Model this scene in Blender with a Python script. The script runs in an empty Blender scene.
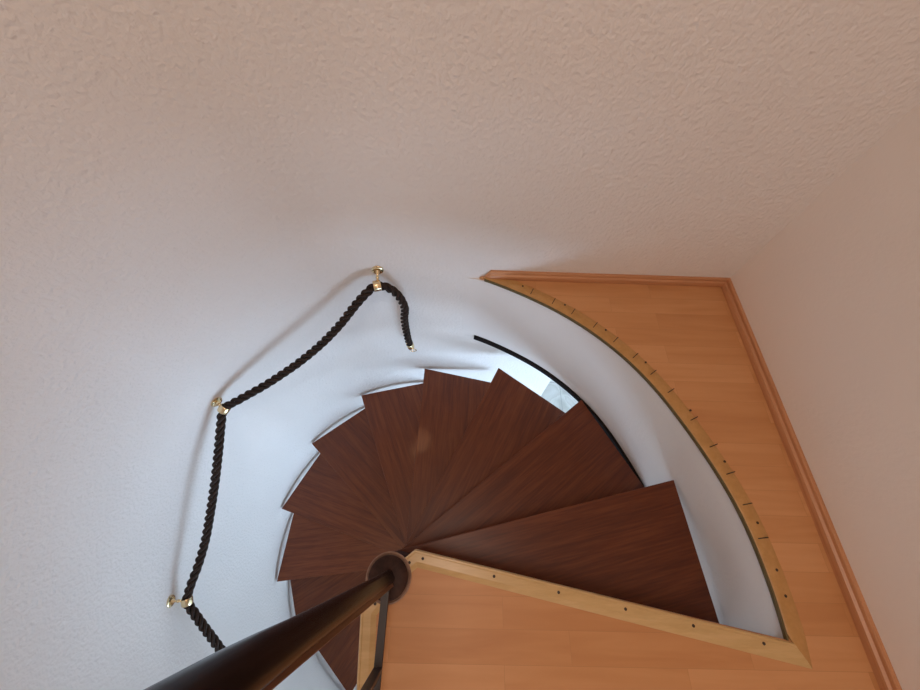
import bpy, bmesh, math, random
from mathutils import Vector, Matrix
random.seed(4)
PI = math.pi
C = bpy.context.scene.collection
CX, CY, RW = -0.1453, -0.0864, 0.9294      # stair axis, radius of the round shaft
XR, YB = 0.9751, CY + RW                   # right wall, back wall (tangent to the shaft)
H = 1.0411                                 # eye height above the landing
RISE, STEP, T0, RT = 0.2, 24.78, 17.2, 0.9157
ZF, ZC, YS = -2.8, 2.4, -2.4               # lower floor, upper ceiling, front end of the room
SLAB = -0.436

# ------------------------------------------------------------------ materials
def mat(name, base=(.8, .8, .8), rough=.5, metal=0.0, spec=None, coat=0.0):
    m = bpy.data.materials.new(name); m.use_nodes = True
    nt = m.node_tree; b = nt.nodes['Principled BSDF']
    b.inputs['Base Color'].default_value = (*base, 1)
    b.inputs['Roughness'].default_value = rough
    b.inputs['Metallic'].default_value = metal
    if spec is not None: b.inputs['Specular IOR Level'].default_value = spec
    b.inputs['Coat Weight'].default_value = coat
    b.inputs['Coat Roughness'].default_value = .15
    return m, nt, b
def N(nt, t, **k):
    n = nt.nodes.new(t)
    for a, v in k.items(): setattr(n, a, v)
    return n
def ramp(nt, stops):
    r = N(nt, 'ShaderNodeValToRGB'); e = r.color_ramp.elements
    while len(e) > 1: e.remove(e[-1])
    e[0].position, e[0].color = stops[0][0], (*stops[0][1], 1)
    for p, c in stops[1:]:
        x = e.new(p); x.color = (*c, 1)
    return r

def plaster(name, col, scale=100, strength=.55, dist=.0060):
    m, nt, b = mat(name, col, .85, spec=.25)
    tc = N(nt, 'ShaderNodeTexCoord')
    n1 = N(nt, 'ShaderNodeTexNoise'); n1.inputs['Scale'].default_value = scale; n1.inputs['Detail'].default_value = 3
    n1.inputs['Distortion'].default_value = .3
    n2 = N(nt, 'ShaderNodeTexVoronoi'); n2.inputs['Scale'].default_value = scale * .9; n2.feature = 'SMOOTH_F1'
    mx = N(nt, 'ShaderNodeMath', operation='MULTIPLY_ADD'); mx.inputs[1].default_value = .5
    bp = N(nt, 'ShaderNodeBump'); bp.inputs['Strength'].default_value = strength; bp.inputs['Distance'].default_value = dist
    nt.links.new(tc.outputs['Object'], n1.inputs['Vector']); nt.links.new(tc.outputs['Object'], n2.inputs['Vector'])
    nt.links.new(n2.outputs['Distance'], mx.inputs[0]); nt.links.new(n1.outputs['Fac'], mx.inputs[2])
    nt.links.new(mx.outputs[0], bp.inputs['Height']); nt.links.new(bp.outputs[0], b.inputs['Normal'])
    n3 = N(nt, 'ShaderNodeTexNoise'); n3.inputs['Scale'].default_value = 2.2; n3.inputs['Detail'].default_value = 2
    nt.links.new(tc.outputs['Object'], n3.inputs['Vector'])
    r = ramp(nt, [(.3, tuple(c * .965 for c in col)), (.7, col)])
    nt.links.new(n3.outputs['Fac'], r.inputs['Fac']); nt.links.new(r.outputs['Color'], b.inputs['Base Color'])
    return m

def wood(name, dark, mid, light, grain=(1.2, 38, 38), rough=.35, spec=.4, coat=0, streak=1.0, vary=.12, coord='Object'):
    m, nt, b = mat(name, mid, rough, spec=spec, coat=coat)
    tc = N(nt, 'ShaderNodeTexCoord'); oi = N(nt, 'ShaderNodeObjectInfo')
    off = N(nt, 'ShaderNodeVectorMath', operation='ADD')
    sc = N(nt, 'ShaderNodeVectorMath', operation='SCALE'); sc.inputs['Scale'].default_value = 7.3
    cmb = N(nt, 'ShaderNodeCombineXYZ')
    nt.links.new(oi.outputs['Random'], cmb.inputs[0]); nt.links.new(oi.outputs['Random'], cmb.inputs[1])
    nt.links.new(cmb.outputs[0], sc.inputs[0]); nt.links.new(tc.outputs[coord], off.inputs[0]); nt.links.new(sc.outputs[0], off.inputs[1])
    mp = N(nt, 'ShaderNodeMapping'); mp.inputs['Scale'].default_value = grain
    nt.links.new(off.outputs[0], mp.inputs['Vector'])
    n1 = N(nt, 'ShaderNodeTexNoise'); n1.inputs['Scale'].default_value = 1; n1.inputs['Detail'].default_value = 6; n1.inputs['Roughness'].default_value = .62
    n1.inputs['Distortion'].default_value = .35
    nt.links.new(mp.outputs[0], n1.inputs['Vector'])
    mp2 = N(nt, 'ShaderNodeMapping'); mp2.inputs['Scale'].default_value = tuple(g * 4.5 for g in grain)
    nt.links.new(off.outputs[0], mp2.inputs['Vector'])
    n2 = N(nt, 'ShaderNodeTexNoise'); n2.inputs['Scale'].default_value = 1; n2.inputs['Detail'].default_value = 3
    nt.links.new(mp2.outputs[0], n2.inputs['Vector'])
    add = N(nt, 'ShaderNodeMath', operation='MULTIPLY_ADD'); add.inputs[1].default_value = .35 * streak
    nt.links.new(n2.outputs['Fac'], add.inputs[0]); nt.links.new(n1.outputs['Fac'], add.inputs[2])
    c0 = .5 + .175 * streak
    r = ramp(nt, [(c0 - .17, dark), (c0, mid), (c0 + .16, light)])
    nt.links.new(add.outputs[0], r.inputs['Fac'])
    hsv = N(nt, 'ShaderNodeHueSaturation')
    ml = N(nt, 'ShaderNodeMapRange'); ml.inputs['To Min'].default_value = 1 - vary; ml.inputs['To Max'].default_value = 1 + vary
    nt.links.new(oi.outputs['Random'], ml.inputs['Value']); nt.links.new(ml.outputs[0], hsv.inputs['Value'])
    nt.links.new(r.outputs['Color'], hsv.inputs['Color']); nt.links.new(hsv.outputs[0], b.inputs['Base Color'])
    bp = N(nt, 'ShaderNodeBump'); bp.inputs['Strength'].default_value = .08; bp.inputs['Distance'].default_value = .001
    nt.links.new(add.outputs[0], bp.inputs['Height']); nt.links.new(bp.outputs[0], b.inputs['Normal'])
    return m

def laminate():
    m, nt, b = mat('beech_laminate', (.45, .2, .08), .42, spec=.35)
    tc = N(nt, 'ShaderNodeTexCoord'); mp = N(nt, 'ShaderNodeMapping')
    mp.inputs['Location'].default_value = (.13, .183, 0)
    nt.links.new(tc.outputs['Object'], mp.inputs['Vector'])
    W = .0633
    def strip(width, length, offs):
        br = N(nt, 'ShaderNodeTexBrick'); br.offset = offs; br.squash = 1
        br.inputs['Scale'].default_value = 1; br.inputs['Brick Width'].default_value = length
        br.inputs['Row Height'].default_value = width; br.inputs['Mortar Size'].default_value = .0004
        br.inputs['Mortar Smooth'].default_value = 0; br.inputs['Bias'].default_value = 0
        br.inputs['Color1'].default_value = (0, 0, 0, 1); br.inputs['Color2'].default_value = (1, 1, 1, 1)
        br.inputs['Mortar'].default_value = (.4, .4, .4, 1)
        nt.links.new(mp.outputs[0], br.inputs['Vector']); return br
    br = strip(W, .41, .37)
    mg = N(nt, 'ShaderNodeMapping'); mg.inputs['Scale'].default_value = (3, 30, 30)
    # each strip shifts the grain
    sh = N(nt, 'ShaderNodeVectorMath', operation='MULTIPLY_ADD'); sh.inputs[1].default_value = (9, 9, 9)
    nt.links.new(br.outputs['Color'], sh.inputs[0]); nt.links.new(mp.outputs[0], sh.inputs[2])
    nt.links.new(sh.outputs[0], mg.inputs['Vector'])
    n1 = N(nt, 'ShaderNodeTexNoise'); n1.inputs['Scale'].default_value = 1; n1.inputs['Detail'].default_value = 5; n1.inputs['Distortion'].default_value = .6
    nt.links.new(mg.outputs[0], n1.inputs['Vector'])
    a = N(nt, 'ShaderNodeMath', operation='MULTIPLY_ADD'); a.inputs[1].default_value = .45
    nt.links.new(n1.outputs['Fac'], a.inputs[2]); nt.links.new(br.outputs['Color'], a.inputs[0])
    r = ramp(nt, [(.3, FL[0]), (.65, FL[1]), (1.0, FL[2])])
    nt.links.new(a.outputs[0], r.inputs['Fac'])
    mx = N(nt, 'ShaderNodeMix', data_type='RGBA'); mx.inputs['B'].default_value = (*[c * .62 for c in FL[1]], 1)
    fm = N(nt, 'ShaderNodeMath', operation='MULTIPLY'); fm.inputs[1].default_value = .5
    nt.links.new(br.outputs['Fac'], fm.inputs[0]); nt.links.new(fm.outputs[0], mx.inputs['Factor'])
    nt.links.new(r.outputs['Color'], mx.inputs['A']); nt.links.new(mx.outputs['Result'], b.inputs['Base Color'])
    return m

def marble():
    m, nt, b = mat('grey_marble', (.6, .58, .55), .3)
    tc = N(nt, 'ShaderNodeTexCoord')
    n1 = N(nt, 'ShaderNodeTexNoise'); n1.inputs['Scale'].default_value = 2.2; n1.inputs['Detail'].default_value = 7; n1.inputs['Distortion'].default_value = 1.5
    nt.links.new(tc.outputs['Object'], n1.inputs['Vector'])
    r = ramp(nt, [(.35, (.5, .48, .44)), (.5, (.66, .64, .6)), (.53, (.56, .53, .49)), (.7, (.7, .68, .65))])
    nt.links.new(n1.outputs['Fac'], r.inputs['Fac'])
    br = N(nt, 'ShaderNodeTexBrick'); br.offset = 0; br.inputs['Scale'].default_value = 1
    br.inputs['Brick Width'].default_value = .4; br.inputs['Row Height'].default_value = .4; br.inputs['Mortar Size'].default_value = .003
    br.inputs['Mortar'].default_value = (.35, .34, .32, 1)
    nt.links.new(tc.outputs['Object'], br.inputs['Vector'])
    nt.links.new(r.outputs['Color'], br.inputs['Color1']); nt.links.new(r.outputs['Color'], br.inputs['Color2'])
    nt.links.new(br.outputs['Color'], b.inputs['Base Color'])
    return m

FL = ((.46, .20, .074), (.53, .25, .10), (.59, .295, .13))
M_WALL = plaster('woodchip_plaster', (.76, .715, .685))
M_WALLR = plaster('smooth_plaster', (.80, .72, .655), 95, .2, .0025)
M_SHAFT = plaster('white_fascia_plaster', (.76, .715, .685), 100, .25, .003)
M_FLOOR = laminate()
M_MARBLE = marble()
M_TREAD = wood('mahogany_tread', (.098, .0225, .0068), (.132, .031, .009), (.168, .044, .0132), grain=(2.2, 34, 34), streak=1.7, rough=.36, spec=.35, vary=.17)
M_HUB = wood('mahogany_hub', (.022, .009, .006), (.04, .016, .011), (.06, .025, .016), grain=(20, 20, 2), rough=.5, spec=.2)
M_POST = wood('lacquered_dark_wood', (.005, .003, .0028), (.009, .005, .0045), (.020, .011, .009), grain=(60, 60, 5), rough=.27, spec=.24, coat=0)
M_BATTEN = wood('brown_batten', (.13, .05, .02), (.17, .07, .03), (.21, .09, .04), grain=(30, 30, 2), rough=.4)
M_BAR = mat('brown_painted_steel', (.022, .010, .007), .45, .0)[0]
M_BASE = wood('beech_baseboard', (.43, .19, .085), (.50, .235, .11), (.56, .28, .14), grain=(1.5, 60, 60), rough=.35, vary=.02)
M_TRIM = wood('pale_oak_trim', (.52, .34, .145), (.56, .37, .165), (.60, .40, .19), grain=(8, 60, 60), rough=.3, vary=.0)
M_CTRIM = wood('olive_oak_trim', (.43, .225, .072), (.47, .25, .084), (.51, .275, .10), grain=(30, 30, 30), rough=.3, vary=0)
M_OLIVE = mat('dark_olive_edge', (.12, .085, .03), .5)[0]
M_DARK = mat('dark_screw', (.035, .018, .01), .4)[0]
M_BLACK = mat('black_rubber_edge', (.010, .007, .007), .7, spec=.15)[0]
M_BRASS = mat('polished_brass', (.83, .66, .40), .22, 1.0)[0]
M_RING = wood('pale_worn_ring', (.16, .09, .06), (.22, .13, .09), (.28, .17, .12), grain=(20, 20, 20), rough=.4)
def rope_mat():
    m, nt, b = mat('dark_brown_rope', (.03, .016, .011), .75, spec=.3)
    tc = N(nt, 'ShaderNodeTexCoord'); n = N(nt, 'ShaderNodeTexNoise'); n.inputs['Scale'].default_value = 260; n.inputs['Detail'].default_value = 3
    nt.links.new(tc.outputs['Object'], n.inputs['Vector'])
    r = ramp(nt, [(.3, (.014, .008, .006)), (.6, (.032, .018, .012)), (.8, (.07, .04, .026))])
    nt.links.new(n.outputs['Fac'], r.inputs['Fac']); nt.links.new(r.outputs['Color'], b.inputs['Base Color'])
    bp = N(nt, 'ShaderNodeBump'); bp.inputs['Strength'].default_value = .5; bp.inputs['Distance'].default_value = .001
    nt.links.new(n.outputs['Fac'], bp.inputs['Height']); nt.links.new(bp.outputs[0], b.inputs['Normal'])
    return m
M_ROPE = rope_mat()

# ------------------------------------------------------------------ mesh helpers
def obj(name, bm, m, parent=None, smooth=False, loc=None):
    me = bpy.data.meshes.new(name)
    bmesh.ops.recalc_face_normals(bm, faces=bm.faces[:])
    bm.to_mesh(me); bm.free()
    for mm in (m if isinstance(m, (list, tuple)) else [m]): me.materials.append(mm)
    if smooth:
        for p in me.polygons: p.use_smooth = True
        try: me.set_sharp_from_angle(angle=math.radians(40))
        except Exception: pass
    o = bpy.data.objects.new(name, me); C.objects.link(o)
    if parent: o.parent = parent
    if loc: o.location = loc
    return o
def thing(name, label, cat, loc=(0, 0, 0), group=None):
    o = bpy.data.objects.new(name, None); C.objects.link(o); o.location = loc
    o['label'] = label; o['category'] = cat
    if group: o['group'] = group
    return o
def struct(o, label=None):
    o['kind'] = 'structure'
    if label: o['label'] = label
    return o
def prism(bm, poly, z0, z1):
    """vertical prism over any simple polygon"""
    vb = [bm.verts.new((x, y, z0)) for x, y in poly]; vt = [bm.verts.new((x, y, z1)) for x, y in poly]
    n = len(poly)
    for i in range(n):
        bm.faces.new((vb[i], vb[(i + 1) % n], vt[(i + 1) % n], vt[i]))
    for vs in (vb, vt):
        es = []
        for i in range(n):
            e = bm.edges.get((vs[i], vs[(i + 1) % n])); es.append(e)
        bmesh.ops.triangle_fill(bm, use_beauty=True, use_dissolve=False, edges=es)
    return bm
def box(bm, x0, x1, y0, y1, z0, z1): return prism(bm, [(x0, y0), (x1, y0), (x1, y1), (x0, y1)], z0, z1)
def bevel(bm, w, seg=2):
    es = [e for e in bm.edges if len(e.link_faces) == 2 and e.calc_face_angle(0) > .5]
    bmesh.ops.bevel(bm, geom=es, offset=w, segments=seg, affect='EDGES', profile=.5)
def pol(r, deg, cx=CX, cy=CY):
    a = math.radians(deg); return (cx + r * math.cos(a), cy + r * math.sin(a))
def arc(r, a0, a1, n, cx=CX, cy=CY): return [pol(r, a0 + (a1 - a0) * i / n, cx, cy) for i in range(n + 1)]
def RA(a):                                   # the opening's plastered edge is not a perfect circle
    K = [(-180, .9294), (-40, .9294), (-12, .943), (-6, .940), (0, .933), (10, .931), (16, .924), (24, .918), (31, .922), (38, .927), (53, .929), (66, .932), (74, .945), (76.5, .9485), (80, .9435), (83, .9365)]
    for (a0, r0), (a1, r1) in zip(K, K[1:]):
        if a <= a1:
            t = (a - a0) / (a1 - a0); return r0 + (r1 - r0) * t
    return K[-1][1]
def sm(a): return sum(RA(a + d) for d in (-5, -3, -1, 1, 3, 5)) / 6 if a < 70 else RA(a)
A_TOP = 76.4; A_WALL = 82.2
def arcA(a0, a1, n, d=0.0): return [pol(sm(a0 + (a1 - a0) * i / n) + d, a0 + (a1 - a0) * i / n) for i in range(n + 1)]
def lathe(bm, prof, seg=32, M=Matrix.Identity(4)):
    rings = []
    for r, z in prof:
        rings.append([bm.verts.new(M @ Vector((r * math.cos(2 * PI * i / seg), r * math.sin(2 * PI * i / seg), z))) for i in range(seg)])
    for a, b in zip(rings, rings[1:]):
        for i in range(seg): bm.faces.new((a[i], a[(i + 1) % seg], b[(i + 1) % seg], b[i]))
    bm.faces.new(rings[0]); bm.faces.new(rings[-1]); return bm
def sweep_section(bm, path, sec, closed_caps=True):
    """path: list of (point, side, up); sec: list of (s, u)"""
    rings = [[bm.verts.new(Vector(p) + Vector(s) * a + Vector(u) * b) for a, b in sec] for p, s, u in path]
    n = len(sec)
    for A, B in zip(rings, rings[1:]):
        for i in range(n): bm.faces.new((A[i], A[(i + 1) % n], B[(i + 1) % n], B[i]))
    if closed_caps: bm.faces.new(rings[0]); bm.faces.new(rings[-1][::-1])
    return bm
def align(p, d):
    d = Vector(d).normalized(); q = Vector((0, 0, 1)).rotation_difference(d)
    return Matrix.Translation(Vector(p)) @ q.to_matrix().to_4x4()

# ------------------------------------------------------------------ the setting
# round shaft wall (left) and the flat back wall it runs into
n = 90
inner = arc(RW, 90, 268, n); outer = arc(RW + .12, 90, 268, n)
bm = prism(bmesh.new(), inner + outer[::-1], ZF, ZC)
struct(obj('wall_left', bm, M_WALL, smooth=True), 'curved white plaster wall of the round stair shaft')
bm = bmesh.new()
XE = .572                                              # downstairs this wall ends here
box(bm, CX, XE, YB, YB + .12, ZF, ZC)
box(bm, XE, XR, YB, YB + .12, SLAB, ZC)
bmesh.ops.remove_doubles(bm, verts=bm.verts[:], dist=1e-5)
struct(obj('wall_back', bm, M_WALL), 'flat textured plaster wall behind the landing floor')
bm = box(bmesh.new(), XR, XR + .12, YS, YB + .12, SLAB, ZC)
struct(obj('wall_right', bm, M_WALLR), 'beige plaster wall along the right baseboard')
XW = pol(RW, 270.6)[0]
bm = box(bmesh.new(), XW - .12, XW, YS, CY - RW, ZF, ZC)
struct(obj('wall_landing', bm, M_WALL))
bm = box(bmesh.new(), XW - .12, XR + .12, YS - .12, YS, SLAB, ZC)
struct(obj('wall_front', bm, M_WALL))
bm = box(bmesh.new(), -1.3, XR + .12, YS - .12, YB + .12, ZC, ZC + .1)
struct(obj('ceiling', bm, mat('white_ceiling', (.8, .77, .73), .9)[0]))

# thick floor slab round the opening, with the white curved fascia
A = arcA(A_WALL, -89.4, 100, .001)
bm = prism(bmesh.new(), A + [(XW, YS), (XR, YS), (XR, YB)], SLAB, -.013)
bmesh.ops.remove_doubles(bm, verts=bm.verts[:], dist=1e-5)
struct(obj('wall_stairwell', bm, M_SHAFT, smooth=True), 'white curved fascia below the beech floor edge')
# beech laminate floor with the landing wedge that reaches the post
ang_e = -6.5
LW = [pol(RW + .012, ang_e), (-.085, -.030), (-.118, -.052), (-.197, -.150), (-.132, -.995)]
bm = prism(bmesh.new(), arcA(A_TOP, ang_e, 70, .004) + LW[1:] + [(XW, YS), (XR, YS), (XR, YB), (pol(sm(A_TOP), A_TOP)[0] + .02, YB)], -.012, 0)
struct(obj('floor', bm, M_FLOOR), 'orange beech laminate floor in horizontal strips')
bm = prism(bmesh.new(), [pol(RW + .001, ang_e), (-.083, -.032), (-.116, -.054), (-.194, -.150), (-.13, -.99), pol(RW, -80), pol(RW, -55), pol(RW, -30)], -.042, -.0125)
struct(obj('floor_landing', bm, M_BATTEN), 'board under the landing wedge')

# lower hall
bm = box(bmesh.new(), -1.3, 3.2, -2.6, 2.4, ZF - .1, ZF)
struct(obj('floor_lower', bm, M_MARBLE), 'pale grey marble floor glimpsed below the stairs')
hw = plaster('lower_hall_plaster', (.82, .81, .79), 60, .3, .003)
bm = bmesh.new(); box(bm, XR + .12, 3.1, -2.5, YB + .12, SLAB, SLAB + .1); box(bm, XE - .12, 3.1, YB + .12, 2.3, SLAB, SLAB + .1)
struct(obj('ceiling_lower', bm, hw))
bm = box(bmesh.new(), XE - .24, XE - .12, YB + .12, 2.3, ZF, SLAB); struct(obj('wall_lower_left', bm, hw))
bm = box(bmesh.new(), XE - .24, 3.2, 2.3, 2.42, ZF, SLAB + .1); struct(obj('wall_lower_back', bm, hw))
bm = bmesh.new()                                       # south wall with a big window opening
box(bm, XW, .5, -2.62, -2.5, ZF, SLAB + .1); box(bm, 2.9, 3.2, -2.62, -2.5, ZF, SLAB + .1)
box(bm, .5, 2.9, -2.62, -2.5, ZF, -2.3); box(bm, .5, 2.9, -2.62, -2.5, -.6, SLAB + .1)
struct(obj('wall_lower_front', bm, hw))
bm = box(bmesh.new(), 3.1, 3.22, -2.5, 2.3, ZF, SLAB + .1)
struct(obj('wall_lower_right', bm, hw))

# ------------------------------------------------------------------ trims
# (a) curved trim along the opening
SEC = [(0, -.0095), (0, .0035), (.004, .0055), (.020, .0055), (.030, .0045), (.042, .0015), (.042, -.001), (.003, -.001), (.003, -.0095)]
path = []
for i in range(101):
    a = A_TOP - 1.2 + (ang_e - A_TOP + 1.2) * i / 100; c, s = math.cos(math.radians(a)), math.sin(math.radians(a))
    path.append(((CX + sm(a) * c, CY + sm(a) * s, 0), (c, s, 0), (0, 0, 1)))
NOM = ((.795, -.196, 0), (.64, -1.12, 0), (0, 0, 1))        # mitre with the straight strip
bm = sweep_section(bmesh.new(), path[:-1] + [NOM], SEC)
t1 = struct(obj('trim_1', bm, M_CTRIM, smooth=True), 'curved pale wooden edge strip with sawn notches around the stair opening')
bm = bmesh.new()
path2 = [((p[0] - s[0] * .0045, p[1] - s[1] * .0045, 0), s, u) for p, s, u in path]
sweep_section(bm, path2, [(0, -.007), (0, .003), (.0043, .003), (.0043, -.007)])
o = obj('edge_band', bm, M_OLIVE, t1, smooth=True); o['label'] = 'dark olive edge band facing the stair opening'
def rbox(r0, r1, ang, w, z0, z1):
    bm = box(bmesh.new(), r0, r1, -w / 2, w / 2, z0, z1)
    bmesh.ops.transform(bm, matrix=Matrix.Translation((CX, CY, 0)) @ Matrix.Rotation(math.radians(ang), 4, 'Z'), verts=bm.verts); return bm
for a in (64.8, 59.9, 55.2, 50.2, 45.4, 40.5, 35.8, 31.5, 25.6, 20.8, 15.9, 11.2, 6.4):
    obj('saw_notch', rbox(RW + .012, RW + .040, a + random.uniform(-.3, .3), .0025, .0012, .0062), M_DARK, t1)
def screw(x, y, z, parent, r=.0028):
    bm = lathe(bmesh.new(), [(r * .9, -.002), (r, .0), (r, .0008), (r * .5, .0012), (r * .3, .0004)], 12)
    return obj('screw', bm, M_DARK, parent, smooth=True, loc=(x, y, z))
for a in (66.9, 57.3, 47.8, 38.3, 27.2, 17.8, 8.3, 2.0, -1.2):
    x, y = pol(RW + .029 if a < 20 else RW + .034, a); screw(x, y, .005, t1, .0034)
# (b) straight strips on the landing edge
def strip(name, pts, idx_sec, label, mitre=False):
    """pts: outer edge points, strip lies to their right (towards the floor)"""
    bm = bmesh.new(); path = []
    P = [Vector((*p, 0)) for p in pts]
    for i, p in enumerate(P):
        ds = []
        if i > 0: ds.append((P[i] - P[i - 1]).normalized())
        if i < len(P) - 1: ds.append((P[i + 1] - P[i]).normalized())
        nrm = sum(((Vector((d.y, -d.x, 0))) for d in ds), Vector()).normalized()
        k = 1 / max(.3, nrm.dot(Vector((ds[0].y, -ds[0].x, 0))))
        path.append((p, nrm * k, (0, 0, 1)))
    if mitre: path[-1] = (P[-1], Vector((.75, -1.30, 0)), (0, 0, 1))
    return struct(obj(name, sweep_section(bm, path, idx_sec), M_TRIM), label)
SEC2 = [(0, -.044), (0, .004), (.002, .0068), (.005, .0068), (.007, .0052), (.024, .0052), (.036, .0012), (.036, -.001), (.004, -.001), (.004, -.044)]
t2 = strip('trim_2', [(-.125, -.0565), (-.087, -.027), (.795, -.196), ], SEC2, 'pale wooden edge strip on the diagonal front edge of the landing', True)
for x, y in ((-.098, -.052), (-.066, -.043), (.109, -.0765), (.263, -.106), (.418, -.136), (.571, -.165), (.725, -.195)): screw(x, y - .003, .0055, t2, .0034)
t3 = strip('trim_3', [(-.132, -.995), (-.203, -.150), (-.170, -.112)], SEC2, 'pale wooden edge strip on the left edge of the landing below the railing')
screw(-.171, -.139, .0055, t3, .0034)
for y in (-.42, -.7, -.93): screw(-.203 + .0826 * (-.150 - y) + .017, y, .0055, t3, .0034)
# (c) black edge under the fascia
path = []
for i in range(61):
    a = 76.0 + (2.0 - 76.0) * i / 60; c, s = math.cos(math.radians(a)), math.sin(math.radians(a))
    path.append(((CX + sm(a) * c, CY + sm(a) * s, 0), (-c, -s, 0), (0, 0, 1)))
bm = sweep_section(bmesh.new(), path, [(-.012, SLAB - .010), (-.012, SLAB + .020), (.003, SLAB + .020), (.008, SLAB + .015), (.008, SLAB - .007), (.003, SLAB - .010)])
struct(obj('trim_4', bm, M_BLACK, smooth=True), 'black curved edge strip below the white stairwell fascia')

# baseboards: stepped beech profile
BS = [(0, 0), (.016, 0), (.016, .012), (.0145, .019), (.009, .023), (.0085, .031), (.006, .0345), (0, .035)]
bm = bmesh.new()
xs = [CX + .262, XR]
rings = []
for k, x in enumerate(xs):
    rings.append([bm.verts.new((x + (.0 if k == 0 else -d), YB - d, z)) for d, z in BS])
nb = len(BS)
for i in range(nb): bm.faces.new((rings[0][i], rings[0][(i + 1) % nb], rings[1][(i + 1) % nb], rings[1][i]))
tip = bm.verts.new((CX + .238, YB - .006, .004))
for i in range(nb): bm.faces.new((rings[0][i], rings[0][(i + 1) % nb], tip))
bm.faces.new(rings[1])
struct(obj('baseboard_back', bm, M_BASE), 'stepped beech baseboard along the back wall')
bm = bmesh.new(); rings = []
for k, y in enumerate((YB, YS)):
    rings.append([bm.verts.new((XR - d, y - (d if k == 0 else 0), z)) for d, z in BS])
for i in range(nb): bm.faces.new((rings[0][i], rings[0][(i + 1) % nb], rings[1][(i + 1) % nb], rings[1][i]))
bm.faces.new(rings[0]); bm.faces.new(rings[1])
o = struct(obj('baseboard_right', bm, wood('beech_baseboard_right', (.43, .19, .085), (.50, .235, .11), (.56, .28, .14), grain=(60, 1.5, 60), rough=.35, vary=.02)), 'stepped beech baseboard along the right wall')

# ------------------------------------------------------------------ spiral staircase
st = thing('spiral_staircase', 'dark mahogany spiral staircase winding down around a central column', 'staircase', (CX, CY, ZF))
obj('central_column', lathe(bmesh.new(), [(.036, 0), (.036, -ZF - .045)], 40), M_HUB, st, smooth=True)
HALF = 12.6
hx, hy = RT * math.cos(math.radians(HALF)), RT * math.sin(math.radians(HALF))
def tread_bm():
    w0 = .053; back = []
    pts = [(0.0, -w0), (hx, -hy), (hx, hy), (0.0, w0)]
    for i in range(1, 8):
        a = math.radians(90 + 180 * i / 8); pts.append((w0 * math.cos(a) * .9, w0 * math.sin(a)))
    bm = prism(bmesh.new(), pts, -.040, 0)
    bevel(bm, .0016, 2)
    bmesh.ops.rotate(bm, verts=bm.verts, cent=(0, 0, 0), matrix=Matrix.Rotation(math.radians(-9.3), 3, 'Z'))   # grain runs along the front edge
    return bm
tr0 = None
for k in range(1, 14):
    mid = T0 - HALF + STEP * (k - 1)
    if tr0 is None:
        tr0 = o = obj('tread', tread_bm(), M_TREAD, st)
    else:
        o = tr0.copy(); C.objects.link(o); o.parent = st
    o.location = (0, 0, -ZF - RISE * k); o.rotation_euler = (0, 0, math.radians(mid + 9.3))
hb0 = None
for k in range(1, 15):
    if hb0 is None:
        bm = lathe(bmesh.new(), [(.044, 0), (.050, .004), (.050, .150), (.044, .154)], 40)
        hb0 = o = obj('spacer_sleeve', bm, M_HUB, st, smooth=True)
    else:
        o = hb0.copy(); C.objects.link(o); o.parent = st
    o.location = (0, 0, -ZF - RISE * k + .0015)
bm = lathe(bmesh.new(), [(.051, 0), (.0545, .002), (.0545, .0085), (.0515, .010), (.049, .008)], 48)
o = obj('collar_ring', bm, M_RING, st, smooth=True, loc=(0, 0, -ZF)); o['label'] = 'pale worn ring round the column top'
bm = lathe(bmesh.new(), [(.047, -.043), (.047, .0165), (.043, .020), (.026, .022)], 48)
obj('column_cap', bm, M_HUB, st, smooth=True, loc=(0, 0, -ZF))

# ------------------------------------------------------------------ railing with its post
ra = thing('landing_railing', 'dark wooden railing post rising from the column, with brown bars over landing edge', 'railing', (CX, CY, .022))
ZP = 0.93
prof = [(.0150, 0), (.0150, .3), (.0155, .5), (.0162, .6), (.0176, .67), (.0178, .72), (.0165, .80), (.0165, ZP - .01), (.015, ZP)]
bm = bmesh.new(); rg_ = []
for r, z in prof:                                      # rounded square section
    ring = []
    for i in range(48):
        t = 2 * PI * i / 48; k = (abs(math.cos(t)) ** 4 + abs(math.sin(t)) ** 4) ** -.25
        ring.append(bm.verts.new((r * k * math.cos(t + .53), r * k * math.sin(t + .53), z)))
    rg_.append(ring)
for A_, B_ in zip(rg_, rg_[1:]):
    for i in range(48): bm.faces.new((A_[i], A_[(i + 1) % 48], B_[(i + 1) % 48], B_[i]))
bm.faces.new(rg_[0]); bm.faces.new(rg_[-1])
obj('post', bm, M_POST, ra, smooth=True)
az = math.radians(-59.6)
bm = box(bmesh.new(), .0085, .0222, -.006, .006, 0, ZP - .05)
bmesh.ops.transform(bm, matrix=Matrix.Rotation(az, 4, 'Z'), verts=bm.verts); bevel(bm, .0008, 1)
o = obj('side_batten', bm, M_BATTEN, ra); o['label'] = 'lighter brown batten on the side of the post'
bx = .0065
bm = box(bmesh.new(), bx - .0085, bx + .0085, -.905, -.012, .055, .061); bevel(bm, .0008, 1)
obj('bottom_rail', bm, M_BAR, ra)
b0 = None
for yb in (-.152, -.32, -.49, -.66, -.83):
    if b0 is None:
        bm = box(bmesh.new(), -.009, .009, -.004, .004, 0, ZP - .09); bevel(bm, .0008, 1)
        b0 = o = obj('baluster', bm, M_BAR, ra)
    else:
        o = b0.copy(); C.objects.link(o); o.parent = ra
    o.location = (bx, yb, .061)
bm = lathe(bmesh.new(), [(.010, -.03), (.018, -.026), (.0225, -.012), (.0225, .895), (.018, .908), (.008, .912)], 28, align((0, .0, ZP - .022), (0, -1, 0)))
bmesh.ops.translate(bm, vec=(0, 0, 0), verts=bm.verts)
obj('handrail', bm, M_POST, ra, smooth=True)

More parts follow.
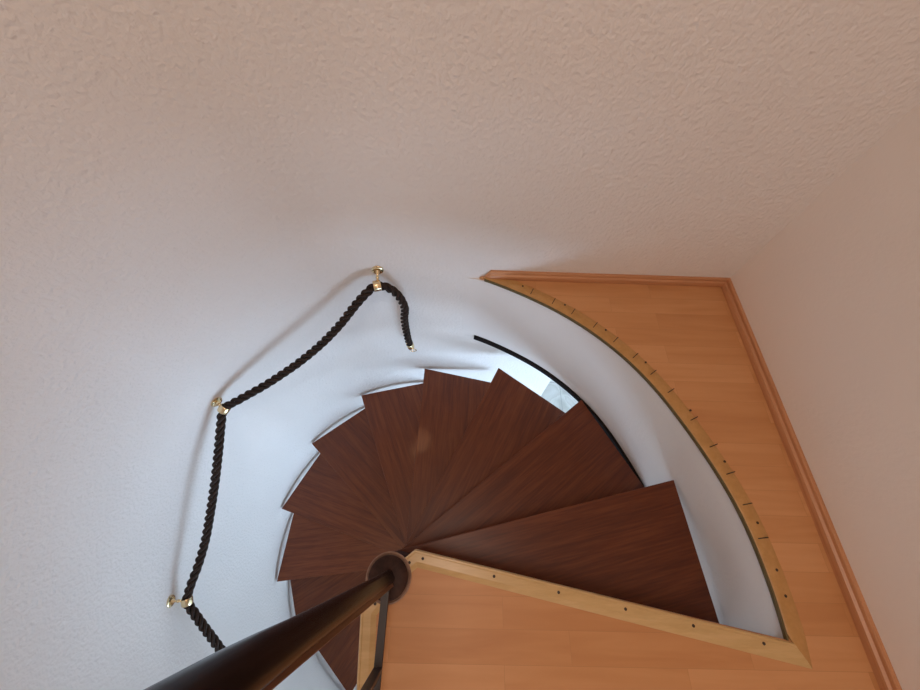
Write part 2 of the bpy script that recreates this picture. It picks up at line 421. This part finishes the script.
# ------------------------------------------------------------------ rope handrail
rings = [Vector((-.285, .782, .002)), Vector((-.869, .413, -.301)), Vector((-1.012, -.236, -.687)), Vector((-.598, -.840, -1.06))]
pts = [(-.212, .785, -.440), (-.216, .785, -.395), (-.216, .785, -.300), (-.213, .785, -.210), (-.203, .785, -.138), (-.216, .785, -.062), (-.245, .784, -.012),
       (-.285, .782, .004), (-.318, .761, -.006), (-.366, .731, -.048), (-.432, .689, -.117), (-.509, .641, -.180), (-.595, .586, -.228), (-.673, .537, -.258), (-.738, .496, -.276),
       (-.813, .449, -.288), (-.869, .413, -.301), (-.883, .360, -.335), (-.899, .279, -.396), (-.920, .180, -.469), (-.943, .077, -.540), (-.966, -.027, -.605), (-.987, -.114, -.645),
       (-1.003, -.184, -.664), (-1.012, -.236, -.687), (-.987, -.272, -.706), (-.951, -.325, -.745), (-.913, -.380, -.788), (-.860, -.46, -.85), (-.77, -.59, -.94), (-.68, -.72, -1.02), (-.598, -.840, -1.06),
       (-.45, -.90, -1.13), (-.33, -.93, -1.24), (-.28, -.935, -1.34)]
pts = [Vector(p) for p in pts]
def catmull(P, step=.0035):
    out = []
    for i in range(len(P) - 1):
        p0 = P[max(i - 1, 0)]; p1 = P[i]; p2 = P[i + 1]; p3 = P[min(i + 2, len(P) - 1)]
        m = max(1, int((p2 - p1).length / step))
        for j in range(m):
            t = j / m
            out.append(.5 * ((2 * p1) + (p2 - p0) * t + (2 * p0 - 5 * p1 + 4 * p2 - p3) * t * t + (3 * p1 - p0 - 3 * p2 + p3) * t ** 3))
    out.append(P[-1]); return out
cl = catmull(pts)
for _ in range(6): cl = [cl[0]] + [(cl[i - 1] + cl[i] * 2 + cl[i + 1]) / 4 for i in range(1, len(cl) - 1)] + [cl[-1]]
rp = thing('rope_handrail', 'dark brown twisted rope handrail sagging between brass brackets on the curved wall', 'rope', tuple(rings[0]))
org = rings[0]
T = [(cl[min(i + 1, len(cl) - 1)] - cl[max(i - 1, 0)]).normalized() for i in range(len(cl))]
U = [T[0].orthogonal().normalized()]
for i in range(1, len(cl)):
    u = U[-1] - T[i] * U[-1].dot(T[i]); U.append(u.normalized())
ds = [0]
for i in range(1, len(cl)): ds.append(ds[-1] + (cl[i] - cl[i - 1]).length)
bm = bmesh.new(); NS, RS, RO, PITCH = 10, .0074, .0092, .084
for s in range(3):
    prev = None; first = None
    for i in range(len(cl)):
        a = 2 * PI * (ds[i] / PITCH + s / 3); V = T[i].cross(U[i])
        er = U[i] * math.cos(a) + V * math.sin(a); et = -U[i] * math.sin(a) + V * math.cos(a)
        c = cl[i] + er * RO - org
        ring = [bm.verts.new(c + er * RS * math.cos(2 * PI * j / NS) + et * RS * 1.1 * math.sin(2 * PI * j / NS)) for j in range(NS)]
        if prev:
            for j in range(NS): bm.faces.new((prev[j], prev[(j + 1) % NS], ring[(j + 1) % NS], ring[j]))
        else: bm.faces.new(ring)
        prev = ring
    bm.faces.new(prev)
obj('rope_strands', bm, M_ROPE, rp, smooth=True)
end = cl[0] - org
fr = obj('end_ferrule', lathe(bmesh.new(), [(.010, -.022), (.0165, -.020), (.017, .010), (.0155, .012), (.012, .012)], 28, align(end, T[0])), M_BRASS, rp, smooth=True)
fr['label'] = 'brass end cap'
bm = bmesh.new(); prev = None
for i in range(19):                                    # little open hook below the cap
    a = math.radians(-120 + 260 * i / 18)
    c = end - T[0] * .026 + Vector((.009, -.014, 0)) + Vector((.016 * math.cos(a), 0, -.012 * math.sin(a)))
    dr = Vector((math.cos(a), 0, -math.sin(a)))
    ring = [bm.verts.new(c + dr * .0022 * math.cos(2 * PI * j / 8) + Vector((0, 1, 0)) * .0022 * math.sin(2 * PI * j / 8)) for j in range(8)]
    if prev:
        for j in range(8): bm.faces.new((prev[j], prev[(j + 1) % 8], ring[(j + 1) % 8], ring[j]))
    else: bm.faces.new(ring)
    prev = ring
bm.faces.new(prev)
obj('hook', bm, M_BRASS, fr, smooth=True)

# brass brackets: rosette on the wall, stem, ring holding the rope
names = ['brass rope bracket, topmost of the wall brackets, beside the hanging rope end',
         'brass rope bracket where the rope bends down, between the topmost and the lowest visible bracket',
         'brass rope bracket, lowest in view, just above the dark railing post',
         'brass rope bracket farther down the shaft, hidden below the railing post']
zs = [.030, -.305, -.668, -1.055]; src = None
for i, rg in enumerate(rings[:3]):
    a = math.atan2(rg.y - CY, rg.x - CX)
    a += math.radians([-.5, 0, -.6][i])
    wp = Vector((CX + RW * math.cos(a), CY + RW * math.sin(a), zs[i]))
    br = thing('rope_bracket', names[i], 'bracket', tuple(wp), 'brass rope brackets')
    d = (rg - wp)
    inn = Vector((-math.cos(a), -math.sin(a), 0))
    obj('rosette', lathe(bmesh.new(), [(.0215, 0), (.0215, .003), (.018, .006), (.0135, .0065), (.0115, .0035), (.006, .0035)], 32, align((0, 0, 0), inn)), M_BRASS, br, smooth=True)
    L = d.length - .0165
    obj('stem', lathe(bmesh.new(), [(.0078, .003), (.0070, .010), (.0045, .014), (.0045, L * .55), (.0062, L * .62), (.0062, L * .72), (.0045, L * .78), (.0050, L), (.004, L + .002)], 24, align((0, 0, 0), d)), M_BRASS, br, smooth=True)
    j = min(range(len(cl)), key=lambda q: (cl[q] - rg).length)
    t = T[j]; c = cl[j] - wp
    bm = bmesh.new(); Mx = align(c, t); sg = 32; R2 = []
    for r, z in [(.0165, -.012), (.0185, -.013), (.0195, -.011), (.0195, .011), (.0185, .013), (.0165, .012)]:
        R2.append([bm.verts.new(Mx @ Vector((r * math.cos(2 * PI * q / sg), r * math.sin(2 * PI * q / sg), z))) for q in range(sg)])
    for A_, B_ in zip(R2, R2[1:] + R2[:1]):
        for q in range(sg): bm.faces.new((A_[q], A_[(q + 1) % sg], B_[(q + 1) % sg], B_[q]))
    obj('rope_ring', bm, M_BRASS, br, smooth=True)

# ------------------------------------------------------------------ light
def area(name, loc, target, size, power, col, sy=None):
    l = bpy.data.lights.new(name, 'AREA'); l.energy = power; l.color = col; l.size = size
    if sy: l.shape = 'RECTANGLE'; l.size_y = sy
    o = bpy.data.objects.new(name, l); C.objects.link(o); o.location = loc
    o.rotation_euler = (Vector(target) - Vector(loc)).to_track_quat('-Z', 'Y').to_euler(); return o
area('hall_window_daylight', (1.7, -2.7, -1.4), (.6, .5, -1.5), 2.3, 170, (.52, .74, 1.0), 1.6)
area('ceiling_lamp_light', (-.1, -.3, 2.36), (-.1, -.2, 0), .5, 11, (1.0, .85, .73))
area('room_front_fill', (.4, -2.35, 1.5), (.0, .5, .9), 1.1, 8, (1.0, .88, .78))  # warm fill light added at the front end; no window there
l = bpy.data.lights.new('tread_glint_spot', 'SPOT'); l.energy = 60; l.color = (1, .72, .38); l.spot_size = math.radians(3.0); l.spot_blend = 1; l.shadow_soft_size = .01  # narrow beam added to make the warm glint on one tread
o = bpy.data.objects.new('tread_glint_spot', l); C.objects.link(o); o.location = (-.2, .55, 2.38)
o.rotation_euler = (Vector((-.172, .435, -.8)) - o.location).to_track_quat('-Z', 'Y').to_euler()
w = bpy.data.worlds.new('World'); bpy.context.scene.world = w; w.use_nodes = True
w.node_tree.nodes['Background'].inputs[0].default_value = (.75, .87, 1.0, 1); w.node_tree.nodes['Background'].inputs[1].default_value = 1.0

# ------------------------------------------------------------------ camera
cam = bpy.data.cameras.new('camera'); co = bpy.data.objects.new('camera', cam); C.objects.link(co)
cam.sensor_width = 36; cam.lens = 361.758 / 920 * 36; cam.clip_start = .01
Rm = Matrix(((.9995, -.02958, -.01132), (.02076, .88179, -.47119), (.02392, .47071, .88196)))
co.matrix_world = Matrix.Translation((0, 0, H)) @ Rm.to_4x4()
sc = bpy.context.scene; sc.camera = co
sc.view_settings.view_transform = 'Standard'; sc.view_settings.look = 'None'
sc.view_settings.gamma = 1; sc.view_settings.exposure = 0.06; sc.view_settings.use_curve_mapping = False
sc.cycles.max_bounces = 16; sc.cycles.diffuse_bounces = 12
